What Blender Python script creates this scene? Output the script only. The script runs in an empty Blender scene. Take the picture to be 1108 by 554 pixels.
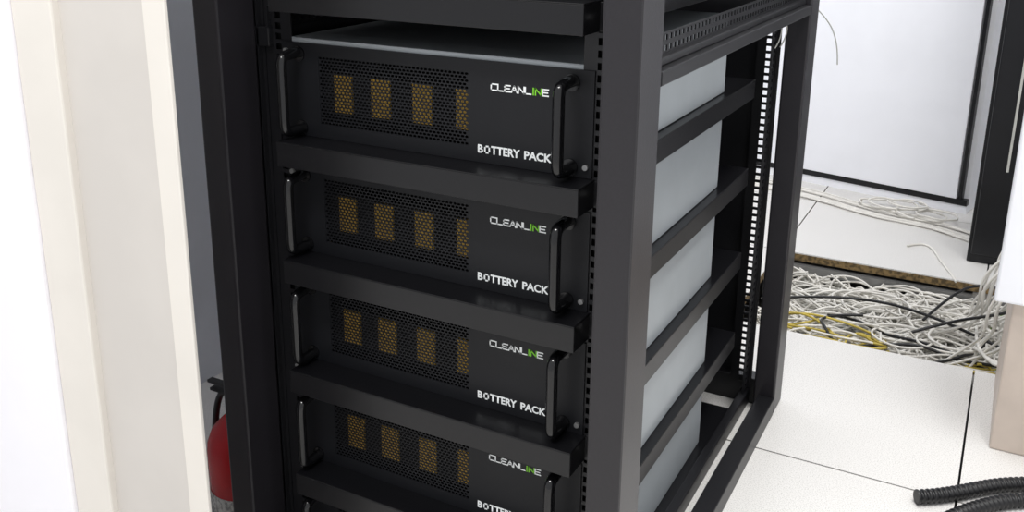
import bpy, bmesh, math, random
from mathutils import Vector, Matrix
random.seed(7)
S=bpy.context.scene
COL=S.collection
try:
    S.view_settings.view_transform='Standard'
except Exception: pass

# ---------------------------------------------------------------- materials
def lin(c):
    return tuple(((x/255)/12.92 if x/255<=.04045 else (((x/255)+.055)/1.055)**2.4) for x in c)
def mat(name,rgb,rough=.5,metal=0.,noise=0.,scale=60.,bump=0.,spec=.5,rgb2=None,lo=.4,hi=.6):
    m=bpy.data.materials.new(name); m.use_nodes=True
    nt=m.node_tree; b=nt.nodes['Principled BSDF']
    c=lin(rgb)+(1,)
    b.inputs['Roughness'].default_value=rough; b.inputs['Metallic'].default_value=metal
    b.inputs['Specular IOR Level'].default_value=spec
    tc=nt.nodes.new('ShaderNodeTexCoord'); n=nt.nodes.new('ShaderNodeTexNoise')
    n.inputs['Scale'].default_value=scale; n.inputs['Detail'].default_value=4
    nt.links.new(tc.outputs['Object'],n.inputs['Vector'])
    r=nt.nodes.new('ShaderNodeValToRGB')
    r.color_ramp.elements[0].position=lo; r.color_ramp.elements[1].position=hi
    if rgb2 is None: rgb2=tuple(max(0,x*(1-noise)) for x in rgb)
    r.color_ramp.elements[0].color=lin(rgb2)+(1,); r.color_ramp.elements[1].color=c
    nt.links.new(n.outputs['Fac'],r.inputs['Fac']); nt.links.new(r.outputs['Color'],b.inputs['Base Color'])
    if bump:
        bp=nt.nodes.new('ShaderNodeBump'); bp.inputs['Strength'].default_value=bump; bp.inputs['Distance'].default_value=.001
        nt.links.new(n.outputs['Fac'],bp.inputs['Height']); nt.links.new(bp.outputs['Normal'],b.inputs['Normal'])
    return m
M=dict(
 post=mat('powder_coat_post',(34,32,36),.36,0,.06,300,.12,.45),
 shelf=mat('powder_coat_shelf',(16,16,19),.32,0,.08,300,.12,.4),
 rail=mat('rail_black',(23,23,26),.38,0,.1,200,0,.4),
 panel=mat('panel_black',(18,19,23),.48,0,.08,400,.1,.32),
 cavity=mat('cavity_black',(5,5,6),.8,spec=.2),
 handle=mat('handle_black',(14,14,16),.16,0,.05,50),
 body=mat('galvanised_sheet',(162,168,172),.38,.25,.015,20),
 screw=mat('zinc_screw',(165,165,165),.35,.7),
 cell=mat('battery_cell_wrap',(196,156,58),.45,0,.18,160),
 ink=mat('white_ink',(235,238,238),.6),
 green=mat('green_ink',(120,200,40),.6),
 wall=mat('wall_paint',(236,237,240),.8,0,.02,8),
 walld=mat('wall_paint_grey',(228,231,238),.85,0,.03,6),
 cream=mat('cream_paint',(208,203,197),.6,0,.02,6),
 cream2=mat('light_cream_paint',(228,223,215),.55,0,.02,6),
 dwhite=mat('door_white',(246,245,250),.5,0,.01,6),
 tile=mat('speckled_tile',(224,222,219),.4,0,0,420,.0,.4,(194,192,188),.36,.52),
 tedge=mat('tile_core',(140,116,76),.8,0,.4,90),
 sub=mat('subfloor_concrete',(92,90,88),.9,0,.3,14),
 cabw=mat('cabinet_white',(246,247,252),.35,0,.01,6),
 cabk=mat('cabinet_black',(16,17,21),.4,0,.1,30,0,.4),
 beige=mat('cabinet_beige',(206,192,180),.5,0,.04,12),
 red=mat('extinguisher_red',(205,14,26),.25,0,.05,20),
 rubber=mat('black_rubber',(20,20,22),.4,0,.1,80),
 cw=mat('cable_white',(232,229,222),.5,0,.05,30),
 cg=mat('cable_grey',(190,190,184),.5,0,.05,30),
 cy=mat('cable_yellow',(200,178,78),.5,0,.1,30),
 cgn=mat('cable_green',(120,145,80),.5,0,.1,30),
 label=mat('paper_label',(225,225,220),.7,0,.3,150),
 blue=mat('indicator_blue',(20,130,190),.4),
)
# ---------------------------------------------------------------- helpers
def empty(name):
    e=bpy.data.objects.new(name,None); e.empty_display_size=.05; COL.objects.link(e); return e
def finish(name,bm,mt,parent=None,bevel=0,smooth=False):
    me=bpy.data.meshes.new(name); bm.normal_update(); bm.to_mesh(me); bm.free()
    for m in (mt if isinstance(mt,list) else [mt]): me.materials.append(m)
    if smooth:
        for p in me.polygons: p.use_smooth=True
    o=bpy.data.objects.new(name,me); COL.objects.link(o)
    if parent: o.parent=parent
    if bevel:
        b=o.modifiers.new('bevel','BEVEL'); b.width=bevel; b.segments=2; b.limit_method='ANGLE'
    return o
def bx(bm,x0,x1,y0,y1,z0,z1,mi=0):
    v=[bm.verts.new(p) for p in [(x0,y0,z0),(x1,y0,z0),(x1,y1,z0),(x0,y1,z0),(x0,y0,z1),(x1,y0,z1),(x1,y1,z1),(x0,y1,z1)]]
    for f in [(0,3,2,1),(4,5,6,7),(0,1,5,4),(1,2,6,5),(2,3,7,6),(3,0,4,7)]:
        bm.faces.new([v[i] for i in f]).material_index=mi
def box(name,x0,x1,y0,y1,z0,z1,mt,parent=None,bevel=0):
    bm=bmesh.new(); bx(bm,x0,x1,y0,y1,z0,z1); return finish(name,bm,mt,parent,bevel)
def perf(bm,o,u,w,L,W,pitch,hu,hw,rows=1):
    """strip with real rectangular holes. o origin, u long dir, w width dir."""
    o=Vector(o);u=Vector(u);w=Vector(w); n=int(L/pitch); pw=W/rows
    for i in range(n):
        for r in range(rows):
            a0=i*pitch;a1=a0+pitch;b0=r*pw;b1=b0+pw
            c0=(a0+a1)/2-hu/2;c1=c0+hu;d0=(b0+b1)/2-hw/2;d1=d0+hw
            P=lambda a,b:bm.verts.new(o+u*a+w*b)
            O=[P(a0,b0),P(a1,b0),P(a1,b1),P(a0,b1)];I=[P(c0,d0),P(c1,d0),P(c1,d1),P(c0,d1)]
            for k in range(4):
                bm.faces.new([O[k],O[(k+1)%4],I[(k+1)%4],I[k]])
def solid(o,t):
    s=o.modifiers.new('thick','SOLIDIFY'); s.thickness=t; s.offset=0; return o
def cyl(bm,c,r,h,axis='Z',n=20,r2=None,mi=0):
    rot={'Z':Matrix(),'Y':Matrix.Rotation(math.pi/2,4,'X'),'X':Matrix.Rotation(math.pi/2,4,'Y')}[axis]
    k=len(bm.faces)
    bmesh.ops.create_cone(bm,cap_ends=True,segments=n,radius1=r,radius2=r if r2 is None else r2,depth=h,matrix=Matrix.Translation(c)@rot)
    bm.faces.ensure_lookup_table()
    for f in bm.faces[k:]: f.material_index=mi
def tubes(name,paths,r,mt,parent=None,res=3,nurbs=True):
    cu=bpy.data.curves.new(name,'CURVE'); cu.dimensions='3D'; cu.bevel_depth=r; cu.bevel_resolution=res; cu.use_fill_caps=True
    cu.resolution_u=6
    for p in paths:
        s=cu.splines.new('NURBS' if nurbs else 'POLY'); s.points.add(len(p)-1)
        for i,q in enumerate(p): s.points[i].co=(q[0],q[1],q[2],1)
        if nurbs: s.use_endpoint_u=True; s.order_u=4
    cu.materials.append(mt)
    o=bpy.data.objects.new(name,cu); COL.objects.link(o)
    if parent:o.parent=parent
    return o
# ---------------------------------------------------------------- camera
yaw,pit,rol,f=.4897,.2788,.0096,1029.48
F=Vector((-math.sin(yaw)*math.cos(pit),math.cos(yaw)*math.cos(pit),-math.sin(pit)))
R0=Vector((math.cos(yaw),math.sin(yaw),0)); U0=R0.cross(F)
R=R0*math.cos(rol)+U0*math.sin(rol); U=-R0*math.sin(rol)+U0*math.cos(rol)
cd=bpy.data.cameras.new('camera'); cam=bpy.data.objects.new('camera',cd); COL.objects.link(cam)
m=Matrix((R,U,-F)).transposed().to_4x4(); m.translation=Vector((.9189,-1.0379,1.0619)); cam.matrix_world=m
cd.sensor_width=36; cd.lens=f/1108*36; cd.shift_x=(554-549.52)/1108; cd.shift_y=-(277-185.53)/1108
cd.clip_start=.02; S.camera=cam

# ---------------------------------------------------------------- room
T=.587; X1=.938; YA=.699
PITX=(X1-T,X1+T); PITY=(YA+T,YA+2*T)
bm=bmesh.new(); g=.0022
for i in range(-6,6):
    for j in range(-5,6):
        x0=X1+i*T;y0=YA+j*T
        if j==1 and i in(-1,0): continue
        bx(bm,x0+g,x0+T-g,y0+g,y0+T-g,-.004,0,0)
        bx(bm,x0+g,x0+T-g,y0+g,y0+T-g,-.026,-.004,1)
fl=finish('floor',bm,[M['tile'],M['tedge']])
box('subfloor',X1-6*T,X1+6*T,YA-5*T,YA+6*T,-.36,-.30,M['sub'])
# stringers and pedestals at the open tile
ped=empty('floor_pedestal_grid')
bm=bmesh.new()
for x in (X1-T,X1,X1+T):
    for y in (YA+T,YA+2*T):
        cyl(bm,(x,y,-.17),.012,.26); bx(bm,x-.04,x+.04,y-.04,y+.04,-.30,-.294); bx(bm,x-.03,x+.03,y-.03,y+.03,-.036,-.028)
for y in (YA+T,YA+2*T): bx(bm,X1-T,X1+T,y-.012,y+.012,-.06,-.036)
finish('stringers',bm,M['screw'],ped)
box('wall_back',-.68,4.4,4.1,4.2,0,2.9,M['wall'])
box('wall_left',-.68,-.60,-.196,4.1,0,2.9,M['walld'])
# partition with door frame at left (near), built of stepped profiles
pw=empty('partition_wall')
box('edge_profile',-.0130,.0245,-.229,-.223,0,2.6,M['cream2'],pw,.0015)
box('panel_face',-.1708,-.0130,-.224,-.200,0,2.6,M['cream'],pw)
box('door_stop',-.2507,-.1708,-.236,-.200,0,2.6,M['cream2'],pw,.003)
box('door_leaf',-1.5,-.2507,-.243,-.200,0,2.6,M['dwhite'],pw,.003)

# ---------------------------------------------------------------- rack
rk=empty('server_rack')
H=2.0
XL0,XL1,XR1,XR0=-.086,-.041,.522,.5676
YF,YFd,YR=-.081,-.006,.919
def post(n,x0,x1,y0,y1):
    box(n,x0,x1,y0,y1,0,H,M['post'],rk,.004)
post('front_post_left',XL0,XL1,YF,YFd); post('front_post_right',XR1,XR0,YF,YFd)
post('rear_post_left',XL0,XL1,YR-.075,YR); post('rear_post_right',XR1,XR0,YR-.075,YR)
bm=bmesh.new()
for x0,x1 in((XL0,XL1),(XR1+.01,XR0)): bx(bm,x0,x1,YFd,YR-.075,0,.04)
bx(bm,.490,.508,YFd,YR-.03,0,.035)
bx(bm,XL1,XR1,YF+.01,YF+.05,0,.03); bx(bm,XL1,XR1,YR-.05,YR-.01,0,.06)
for z in (H-.04,):
    bx(bm,XL0,XR0,YF,YF+.05,z,H); bx(bm,XL0,XR0,YR-.05,YR,z,H); bx(bm,XL0,XL1,YF,YR,z,H); bx(bm,XR1,XR0,YF,YR,z,H)
finish('base_and_top_frame',bm,M['rail'],rk,.002)
box('left_light_blocker',XL0+.004,XL0+.008,YFd,YR-.075,.04,H-.04,M['rail'],rk)  # solid sheet added to block light and keep the rack interior black
box('rear_panel',XL1,.462,YR-.03,YR-.025,.06,H-.04,M['rail'],rk)
# 19 inch rails with real square holes
bm=bmesh.new(); p=.0148
n=H-.1
for y in (.0035,.862):
    perf(bm,(-.032,y,.05),(0,0,1),(1,0,0),n,.048,p,.009,.010,1)
    perf(bm,(.466,y,.05),(0,0,1),(1,0,0),n,.046,p,.009,.010,1)
for x in (-.032,.512):
    perf(bm,(x,.0035,.05),(0,0,1),(0,1,0),n,.05,p,.009,.012,1)
for x in (-.032,.505):
    perf(bm,(x,.812,.05),(0,0,1),(0,1,0),n,.05,p,.008,.012,1)
solid(finish('mounting_rails',bm,M['rail'],rk),.0018)
bm=bmesh.new()
bx(bm,.471,.5105,.012,.0135,.05,H-.05); bx(bm,-.030,.011,.012,.0135,.05,H-.05)
bx(bm,.515,.522,YFd,.05,.04,H-.04)
finish('rail_hole_dark_liner',bm,M['cavity'],rk)  # black strips added behind the rails so the holes look dark
bm=bmesh.new()   # folded filler strip between left post and rail
bx(bm,-.041,-.038,YFd,.06,.04,H-.04); bx(bm,-.041,-.033,.002,.0035,.04,H-.04)
finish('left_filler_strip',bm,M['rail'],rk)
# side brace, perforated
bm=bmesh.new()
perf(bm,(.545,YFd,.884),(0,1,0),(0,0,1),YR-.075-YFd,.026,.016,.008,.007,2)
perf(bm,(-.02,YFd,.884),(0,1,0),(0,0,1),YR-.075-YFd,.030,.016,.008,.007,2)
solid(finish('side_brace_perforated',bm,M['rail'],rk),.002)
bm=bmesh.new()
bx(bm,.538,.5676,YFd,YR-.075,.856,.874); bx(bm,.538,.556,YFd,YR-.075,.874,.884)
bx(bm,-.045,-.018,YFd,YR-.075,.856,.884)
finish('side_brace_beam',bm,M['rail'],rk,.002)
P=.1778
def shelf(n,zt,lip,x0=.0208,x1=.4855,y1=.79):
    bm=bmesh.new(); y0=-.047
    t=.0016
    bx(bm,x0,x1,y0,y1,zt-t,zt)
    bx(bm,x0,x1,y0,y0+t,zt-lip,zt-t); bx(bm,x0,x0+t,y0+t,y1,zt-lip,zt-t); bx(bm,x1-t,x1,y0+t,y1,zt-lip,zt-t)
    bx(bm,x0+t,x1-t,y0+t,y0+.014,zt-lip,zt-lip+t)
    bx(bm,x0+t,x1-t,y1-t,y1,zt-lip,zt-t)
    # mounting ears on the rails
    bx(bm,-.010,x0,.0010,.0026,zt-lip,zt-.002); bx(bm,x1-.006,.508,.0010,.0026,zt-lip,zt-.002)
    o=finish(n,bm,M['shelf'],rk)
    b=o.modifiers.new('bevel','BEVEL'); b.width=.0009; b.segments=2
    return o
shelf('shelf_top',.950,.037)
for k in range(5): shelf('shelf_%d'%(k+1),.7313-k*P,.036 if k<4 else .017)
# rail screws
bm=bmesh.new()
for k in range(5):
    for dz in (.105,.022):
        cyl(bm,(.500,.000,.7313-k*P+dz),.0038,.006,'Y',14)
    for x in (-.003,.497): cyl(bm,(x,-.001,.7313-k*P-.018),.0036,.006,'Y',14)
for x in (-.003,.497): cyl(bm,(x,-.001,.930),.0036,.006,'Y',14)
finish('rail_screws',bm,M['screw'],rk)

# ---------------------------------------------------------------- battery pack (origin = front left bottom)
PH=.134; PW=.482
GX0,GX1,GZ0,GZ1=.064,.307,.020,.117
def strokes(bm,segs,ox,oz,w,h,t,y,mi=0,slant=0):
    for pl in segs:
        for a,b in zip(pl[:-1],pl[1:]):
            A=Vector((ox+(a[0]+slant*a[1])*w,oz+a[1]*h));B=Vector((ox+(b[0]+slant*b[1])*w,oz+b[1]*h))
            d=(B-A).normalized();nn=Vector((-d.y,d.x))*t/2; A=A-d*t/2;B=B+d*t/2
            q=[A-nn,B-nn,B+nn,A+nn]
            bm.faces.new([bm.verts.new((c.x,y,c.y)) for c in q]).material_index=mi
G={'C':[[(1,1),(0,1),(0,0),(1,0)]],'L':[[(0,1),(0,0),(1,0)]],'E':[[(1,1),(0,1),(0,0),(1,0)],[(0,.5),(.85,.5)]],
 'A':[[(0,0),(.5,1),(1,0)],[(.22,.33),(.78,.33)]],'N':[[(0,0),(0,1),(1,0),(1,1)]],'I':[[(.5,0),(.5,1)]],
 '#':[[(0,0),(0,1),(1,1),(1,0),(0,0)]]}
def word(bm,s,x0,x1,z,h,t,y,gap=.3,colors={}):
    n=len(s); wtot=sum(.5 if c==' ' else (.35 if c=='I' else 1.) for c in s)+gap*(n-1); u=(x1-x0)/wtot; x=x0
    for i,c in enumerate(s):
        w=u*(.5 if c==' ' else (.35 if c=='I' else 1.))
        if c!=' ': strokes(bm,G[c],x,z,w,h,t,y-.00001*i,colors.get(i,0),0)
        x+=w+u*gap
def mk(name,bm,mts,smooth=False):
    me=bpy.data.meshes.new(name); bm.normal_update(); bm.to_mesh(me); bm.free()
    for q in mts: me.materials.append(q)
    if smooth:
        for q in me.polygons:q.use_smooth=True
    return me
def textmesh(s,x0,x1,z,h,y,off=.035):
    """bold printed word as a flat mesh fitted to x0..x1, cap height h"""
    cu=bpy.data.curves.new('tmp','FONT'); cu.body=s; cu.size=1; cu.offset=off; cu.resolution_u=3
    o=bpy.data.objects.new('tmp',cu); COL.objects.link(o); bpy.context.view_layer.update()
    me=bpy.data.meshes.new_from_object(o.evaluated_get(bpy.context.evaluated_depsgraph_get()))
    xs=[v.co.x for v in me.vertices]; ys=[v.co.y for v in me.vertices]
    a,b,c,d=min(xs),max(xs),min(ys),max(ys)
    for v in me.vertices: v.co=(x0+(v.co.x-a)/(b-a)*(x1-x0),y,z+(v.co.y-c)/(d-c)*h)
    bpy.data.objects.remove(o); return me
parts=[]
bm=bmesh.new()
def plate(x0,x1,z0,z1): bx(bm,x0,x1,0,.003,z0,z1)
plate(0,GX0,0,PH);plate(GX1,PW,0,PH);plate(GX0,GX1,0,GZ0);plate(GX0,GX1,GZ1,PH)
parts.append(('faceplate',mk('faceplate',bm,[M['panel']])))
bm=bmesh.new()   # honeycomb grille, real holes
pu=.0062; pv=.0046
cols=int((GX1-GX0)/pu); rows=int((GZ1-GZ0)/pv); pu=(GX1-GX0)/cols; pv=(GZ1-GZ0)/rows
for r in range(rows):
    off=pu/2 if r%2 else 0
    if off:
        for xa in (GX0,GX1-pu/2):
            bm.faces.new([bm.verts.new(c) for c in [(xa,.0012,GZ0+r*pv),(xa+pu/2,.0012,GZ0+r*pv),(xa+pu/2,.0012,GZ0+(r+1)*pv),(xa,.0012,GZ0+(r+1)*pv)]])
    for c in range(cols-(1 if off else 0)):
        x0=GX0+c*pu+off;z0=GZ0+r*pv;cx=x0+pu/2;cz=z0+pv/2
        a=pu*.43;b=pv*.35
        O=[(x0,z0),(cx,z0),(x0+pu,z0),(x0+pu,z0+pv),(cx,z0+pv),(x0,z0+pv)]
        I=[(cx-a*.6,cz-b),(cx,cz-b),(cx+a*.6,cz-b),(cx+a*.6,cz+b),(cx,cz+b),(cx-a*.6,cz+b)]
        Lp=bm.verts.new((cx-a,.0012,cz));Rp=bm.verts.new((cx+a,.0012,cz))
        Ov=[bm.verts.new((p_[0],.0012,p_[1])) for p_ in O];Iv=[bm.verts.new((p_[0],.0012,p_[1])) for p_ in I]
        for k in (0,1,3,4): bm.faces.new([Ov[k],Ov[k+1],Iv[k+1],Iv[k]])
        bm.faces.new([Ov[2],Ov[3],Iv[3],Rp,Iv[2]]); bm.faces.new([Ov[5],Ov[0],Iv[0],Lp,Iv[5]])
parts.append(('vent_grille',mk('vent_grille',bm,[M['panel']])))
bm=bmesh.new()   # sheet metal case with dark front cavity
x0,x1,y0,y1,z0,z1=.013,.469,.003,.6286,.001,.1405
bx(bm,x0,x1,.055,y1,z0,z1)
bx(bm,x0,x1,y0,.055,z1-.0015,z1); bx(bm,x0,x1,y0,.055,z0,z0+.0015)
bx(bm,x0,x0+.0015,y0,.055,z0,z1); bx(bm,x1-.0015,x1,y0,.055,z0,z1)
bx(bm,x0,x1,.0035,.0045,PH-.002,z1)
me=mk('case',bm,[M['body']]); parts.append(('case',me))
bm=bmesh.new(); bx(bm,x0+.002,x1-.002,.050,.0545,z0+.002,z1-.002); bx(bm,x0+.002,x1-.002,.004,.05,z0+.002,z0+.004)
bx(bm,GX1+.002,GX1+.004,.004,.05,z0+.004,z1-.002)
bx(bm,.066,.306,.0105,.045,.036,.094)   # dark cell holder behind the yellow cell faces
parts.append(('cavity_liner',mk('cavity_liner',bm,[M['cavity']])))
bm=bmesh.new()
for a,b in ((.085,.115),(.148,.179),(.216,.246),(.284,.306)):
    bx(bm,a,b,.0070,.0104,.039,.092)
me=mk('battery_cells',bm,[M['cell']]); parts.append(('battery_cells',me))
bm=bmesh.new(); y=-.0004
word(bm,'CLEANLINE',.3407,.4213,.0975,.0078,.0018,y,.22,{6:1,7:1})
TX0,TX1=.3213,.4280; tw=TX1-TX0
strokes(bm,G['#'],TX0+tw*.100,.0142,tw*.060,.0085,.0022,y)
parts.append(('brand_lettering',mk('brand_lettering',bm,[M['ink'],M['green']])))
for nm,s,a,b in (('lettering_b','B',0,.075),('lettering_battery','TTERY',.185,.58),('lettering_pack','PACK',.635,1.)):
    me=textmesh(s,TX0+tw*a,TX0+tw*b,.0130,.0112,y); me.materials.clear(); me.materials.append(M['ink']); parts.append((nm,me))
bm=bmesh.new()
for zz in (.121,): cyl(bm,(.008,-.0015,zz),.0040,.004,'Y',14)
cyl(bm,(.474,-.0015,.014),.0036,.004,'Y',14)
parts.append(('ear_screws',mk('ear_screws',bm,[M['screw']])))
def handle_curve(x):
    z0,z1=.010,.120; d=-.038
    pts=[(x,0,z0),(x,d*.6,z0),(x,d*.92,z0+.003),(x,d,z0+.012),(x,d,z0+.03),(x,d,(z0+z1)/2),(x,d,z1-.03),(x,d,z1-.012),(x,d*.92,z1-.003),(x,d*.6,z1),(x,0,z1)]
    cu=bpy.data.curves.new('handle','CURVE'); cu.dimensions='3D'; cu.bevel_depth=.0076; cu.bevel_resolution=4
    s=cu.splines.new('NURBS'); s.points.add(len(pts)-1)
    for i,q in enumerate(pts): s.points[i].co=(*q,1)
    s.use_endpoint_u=True; s.order_u=3; cu.materials.append(M['handle']); cu.use_fill_caps=True
    return cu
hl,hr=handle_curve(.030),handle_curve(.453)
bm=bmesh.new()
for x in (.030,.453):
    for z in (.012,.118): cyl(bm,(x,-.001,z),.0105,.003,'Y',20)
hb=mk('handle_bosses',bm,[M['handle']])
def pack(zb):
    e=empty('battery_pack'); e.location=(0,0,zb)
    for n_,d in parts+[('handle_left',hl),('handle_right',hr),('handle_bosses',hb)]:
        o=bpy.data.objects.new(n_,d); COL.objects.link(o); o.parent=e
        if n_ in('vent_grille',): solid(o,.0010)
        if n_=='case':
            b=o.modifiers.new('b','BEVEL'); b.width=.0008; b.segments=1
for k in range(5): pack(.7318-k*P)
# equipment standing on the top shelf (only its lower part is in view)
box('top_unit_case',.015,.469,.004,.56,.9505,1.12,M['body'],rk,.001)
box('top_unit_faceplate',0.021,.482,-.003,.0005,.952,1.12,M['panel'],rk,.001)
box('top_unit_indicator',.469,.4705,.12,.16,.985,.992,M['blue'],rk)

# ---------------------------------------------------------------- background furniture
wc=empty('white_cabinet')
a=math.atan2(2.555-2.688,.83-.257)
wc.location=(.257,2.688,0); wc.rotation_euler=(0,0,a)
box('carcass',-.70,.60,.03,.60,.0,2.1,M['cabw'],wc,.003)
box('plinth',-.70,.60,.01,.03,.0,.03,M['cabw'],wc)
box('bottom_seal',-.70,.60,.006,.03,.03,.052,M['cabk'],wc)
box('door',-.70,.565,.0,.03,.052,2.08,M['cabw'],wc,.003)
box('edge_seal',.570,.582,.004,.03,.052,2.1,M['cabk'],wc)
bk=empty('black_cabinet')
box('carcass',.875,1.50,2.06,2.50,.0,2.1,M['cabk'],bk,.004)
box('door',.885,1.49,2.045,2.06,.03,2.08,M['cabk'],bk,.004)
box('handle_slot',.945,.952,2.040,2.046,.30,.95,M['cg'],bk,.001)
bg=empty('beige_cabinet')
box('carcass',.983,1.45,.927,1.27,0,.33,M['beige'],bg,.004)
box('door',.949,1.45,.895,.925,.327,2.0,M['cabw'],bg,.005)
box('upper_carcass',.990,1.45,.925,1.27,.33,2.0,M['cabw'],bg,.004)

# ---------------------------------------------------------------- fire extinguisher (lathe)
def lathe(bm,prof,c,n=32,mi=0):
    rings=[]
    for r,z in prof:
        rings.append([bm.verts.new((c[0]+r*math.cos(2*math.pi*i/n),c[1]+r*math.sin(2*math.pi*i/n),c[2]+z)) for i in range(n)])
    for A,B in zip(rings[:-1],rings[1:]):
        for i in range(n):
            f_=bm.faces.new([A[i],A[(i+1)%n],B[(i+1)%n],B[i]]); f_.material_index=mi; f_.smooth=True
fe=empty('fire_extinguisher'); c=(-.178,.050,0)
bm=bmesh.new()
lathe(bm,[(.0,.0),(.058,.0),(.060,.004),(.060,.012),(.066,.018),(.066,.135),(.064,.150),(.056,.170),(.040,.187),(.022,.195),(.016,.197),(.016,.210),(.0,.210)],c)
finish('cylinder',bm,M['red'],fe)
bm=bmesh.new(); lathe(bm,[(.0664,.02),(.0668,.02),(.0668,.065),(.0664,.065)],c); finish('label_band',bm,M['label'],fe)
bm=bmesh.new(); cyl(bm,(c[0],c[1],.216),.011,.024); bx(bm,c[0]-.07,c[0]+.006,c[1]-.006,c[1]+.006,.226,.231); bx(bm,c[0]-.075,c[0]+.006,c[1]-.006,c[1]+.006,.240,.245)
bx(bm,c[0]-.008,c[0]+.008,c[1]-.006,c[1]+.006,.222,.246)
finish('valve_and_lever',bm,M['rubber'],fe)
tubes('hose',[[(c[0]-.01,c[1],.222),(c[0]-.05,c[1]+.01,.235),(c[0]-.077,c[1]+.01,.20),(c[0]-.075,c[1],.12),(c[0]-.075,c[1],.05)]],.006,M['rubber'],fe)

# ---------------------------------------------------------------- cables
ct=empty('cable_tangle')
def wander(x0,x1,y0,y1,z0,z1,n,straight=True):
    pts=[]
    x=random.uniform(x0,x1);y=random.uniform(y0,y1)
    th=random.choice([0,math.pi])+random.uniform(-.7,.7); k=random.uniform(-1.2,1.2)
    for i in range(n):
        z=random.uniform(z0,z1)
        pts.append((x,y,z)); th+=k*.25+random.uniform(-.5,.5)
        x+=.085*math.cos(th);y+=.05*math.sin(th)
        if x<x0 or x>x1: th=math.pi-th; x=min(max(x,x0),x1)
        if y<y0 or y>y1: th=-th; y=min(max(y,y0),y1)
    return pts
def loop(cx,cy,z,r,n=12,turns=1.3,ex=1.):
    ph=random.uniform(0,6.28)
    return [(cx+r*ex*math.cos(ph+turns*6.283*i/n),cy+r*math.sin(ph+turns*6.283*i/n),z+.012*random.random()) for i in range(n+1)]
px0,px1,py0,py1=PITX[0]+.02,1.28,PITY[0]+.02,PITY[1]-.03
tubes('white_cables',[wander(px0,px1,py0,py1,-.13,-.02,random.randint(10,18)) for _ in range(190)]+[loop(random.uniform(.6,1.1),random.uniform(1.42,1.75),random.uniform(-.06,-.01),random.uniform(.07,.13)) for _ in range(14)],.0030,M['cw'],ct)
tubes('grey_cables',[wander(px0,px1,py0,py1,-.15,-.05,14) for _ in range(50)],.0033,M['cg'],ct)
tubes('black_cables',[wander(px0,px1,py0,py1,-.06,-.01,12) for _ in range(3)]+[[(px0,1.55,-.04),(.6,1.62,.0),(.8,1.6,.0),(.95,1.5,-.01),(1.1,1.45,-.04)],
  [(.80,1.60,-.03),(.86,1.75,.01),(.92,1.85,.012),(.97,1.72,.05),(1.02,1.55,.12),(1.10,1.45,.2)],[(.78,1.50,-.03),(.88,1.55,.01),(.95,1.50,.05),(1.0,1.40,.12),(1.1,1.35,.18)]],.004,M['rubber'],ct)
tubes('yellow_cables',[wander(.42,.74,1.32,1.48,-.06,-.022,8) for _ in range(9)]+[wander(.85,1.0,1.32,1.42,-.06,-.025,8) for _ in range(4)],.0032,M['cy'],ct)
tubes('lower_cable_mass',[wander(px0,px1,py0,py1,-.26,-.14,14) for _ in range(70)],.006,M['cg'],ct)
rb=[]
for i in range(22):
    x=.985+random.uniform(-.05,.07);y=random.uniform(1.32,1.75)
    rb.append([(x-.25*random.random(),y,-.08),(x-.05,y+.05,-.01),(x,y,.05),(x+random.uniform(-.04,.03),y-.05,.13),(x+.01,y-.02,.20),(x+.10,y,.26)])
for i in range(4):
    rb.append([(.93,1.45+.05*i,-.02),(.92+.03*random.random(),1.40,.01),(.96+.02*random.random(),1.33-.01*i,.012),(.99,1.30-.005*i,.02),(1.02,1.32,.03)])
tubes('riser_cables',rb,.0033,M['cw'],ct)
tubes('riser_green_cables',[[(q[0]+.03,q[1]-.05,q[2]+.01) for q in r_] for r_ in rb[:2]],.0036,M['cgn'],ct)
fc=empty('floor_cables')
pp=[]
for i in range(7):
    y=2.40+random.uniform(-.05,.07)
    pp.append([(.0,y+.2,.006),(.3,y+.13,.006),(.45,y+.03+.03*random.random(),.008),(.6,y-.02,.006),(.72,y-.04+.05*random.random(),.006),(.86,y-.12+.05*random.random(),.008),(1.0,y-.2,.006)])
for i in range(5): pp.append(loop(.56+.05*i,2.48-.02*i,.012+.012*(i%3),.05+.012*(i%2),12,1.2,1.4))
pp.append([(.70,2.1,.004),(.76,2.2,.004),(.8,2.0,.004),(.84,1.93,.004),(.86,1.86,.0)])
tubes('patch_leads',pp,.0035,M['cw'],fc)
tubes('rear_wires',[[(.52,.80,.88),(.535,.86,.90),(.56,.93,.86),(.60,.98,.81),(.60,1.0,.74)],[(.49,.80,.89),(.50,.86,.87),(.53,.84,.83),(.51,.82,.79)],[(.495,.79,.86),(.53,.80,.87),(.54,.83,.83),(.515,.84,.79)]],.0013,M['cg'],rk)
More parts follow.
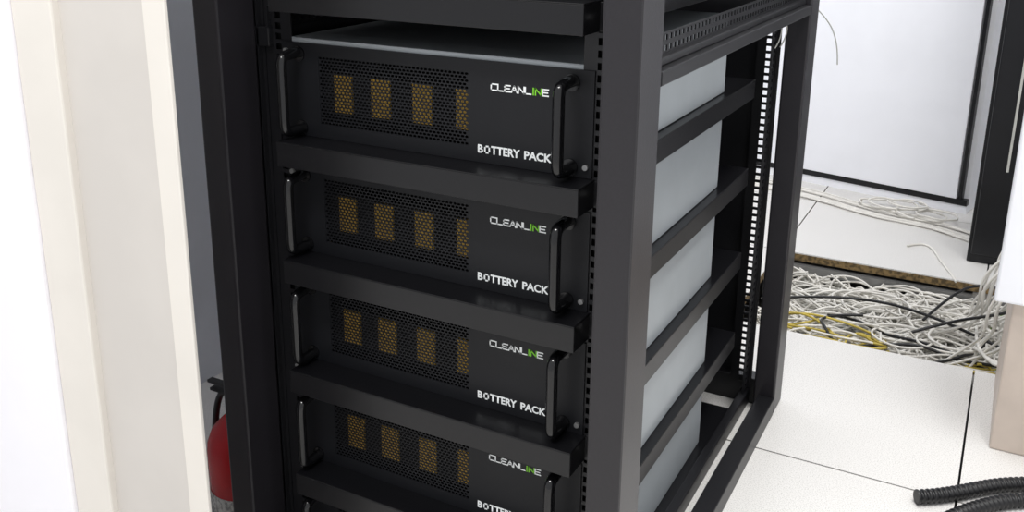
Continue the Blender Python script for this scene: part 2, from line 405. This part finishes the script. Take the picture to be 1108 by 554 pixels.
# corrugated conduit
def conduit(name,path,r,parent):
    cu=bpy.data.curves.new('tmp','CURVE');cu.dimensions='3D';s=cu.splines.new('NURBS');s.points.add(len(path)-1)
    for i,q in enumerate(path): s.points[i].co=(*q,1)
    s.use_endpoint_u=True;s.order_u=4;cu.resolution_u=40
    o=bpy.data.objects.new('tmp',cu);COL.objects.link(o);dg=bpy.context.evaluated_depsgraph_get()
    me=o.evaluated_get(dg).to_mesh(); P_=[v.co.copy() for v in me.vertices]; bpy.data.objects.remove(o)
    L=[0]
    for a_,b_ in zip(P_[:-1],P_[1:]): L.append(L[-1]+(b_-a_).length)
    step=.0012;n=int(L[-1]/step);bm=bmesh.new();prev=None;j=0;seg=18
    for i in range(n):
        d=i*step
        while j<len(L)-2 and L[j+1]<d:j+=1
        t=(d-L[j])/max(L[j+1]-L[j],1e-9);c_=P_[j].lerp(P_[j+1],t);T_=(P_[j+1]-P_[j]).normalized()
        s_=T_.cross(Vector((0,0,1))).normalized();u_=s_.cross(T_)
        rr=r*(1+.13*math.tanh(2.2*math.sin(2*math.pi*d/.0105)))
        ring=[bm.verts.new(c_+(s_*math.cos(2*math.pi*k/seg)+u_*math.sin(2*math.pi*k/seg))*rr) for k in range(seg)]
        if prev:
            for k in range(seg):
                f_=bm.faces.new([prev[k],prev[(k+1)%seg],ring[(k+1)%seg],ring[k]]);f_.smooth=True
        else: bm.faces.new(ring)
        prev=ring
    bm.faces.new(prev)
    return finish(name,bm,M['rubber'],parent)
cc=empty('corrugated_conduit')
conduit('conduit_a',[(.872,.655,.0145),(.905,.675,.0145),(.96,.725,.0145),(1.04,.81,.0145),(1.2,.86,.0145)],.0122,cc)
conduit('conduit_b',[(.91,.58,.0145),(.945,.640,.0145),(.985,.690,.0145),(1.05,.755,.0145),(1.2,.80,.0145)],.0122,cc)

# ---------------------------------------------------------------- light
w=bpy.data.worlds.new('world'); S.world=w; w.use_nodes=True
w.node_tree.nodes['Background'].inputs[0].default_value=(.96,.97,1,1); w.node_tree.nodes['Background'].inputs[1].default_value=.86
def area(n,loc,sx,sy,e,target=None,col=(1,.99,.97)):
    l=bpy.data.lights.new(n,'AREA');l.shape='RECTANGLE';l.size=sx;l.size_y=sy;l.energy=e;l.color=col
    o=bpy.data.objects.new(n,l);COL.objects.link(o);o.location=loc
    if target: o.rotation_euler=(Vector(target)-Vector(loc)).to_track_quat('-Z','Y').to_euler()
area('ceiling_light_1',(1.3,.2,2.75),.3,1.2,38)
area('cabinet_fill_light',(1.0,1.0,2.75),1.2,.4,50,(.7,2.7,.8))  # fill light, added and aimed at the white cabinet to brighten it
area('ceiling_light_3',(.3,-1.3,2.75),1.2,.3,46)
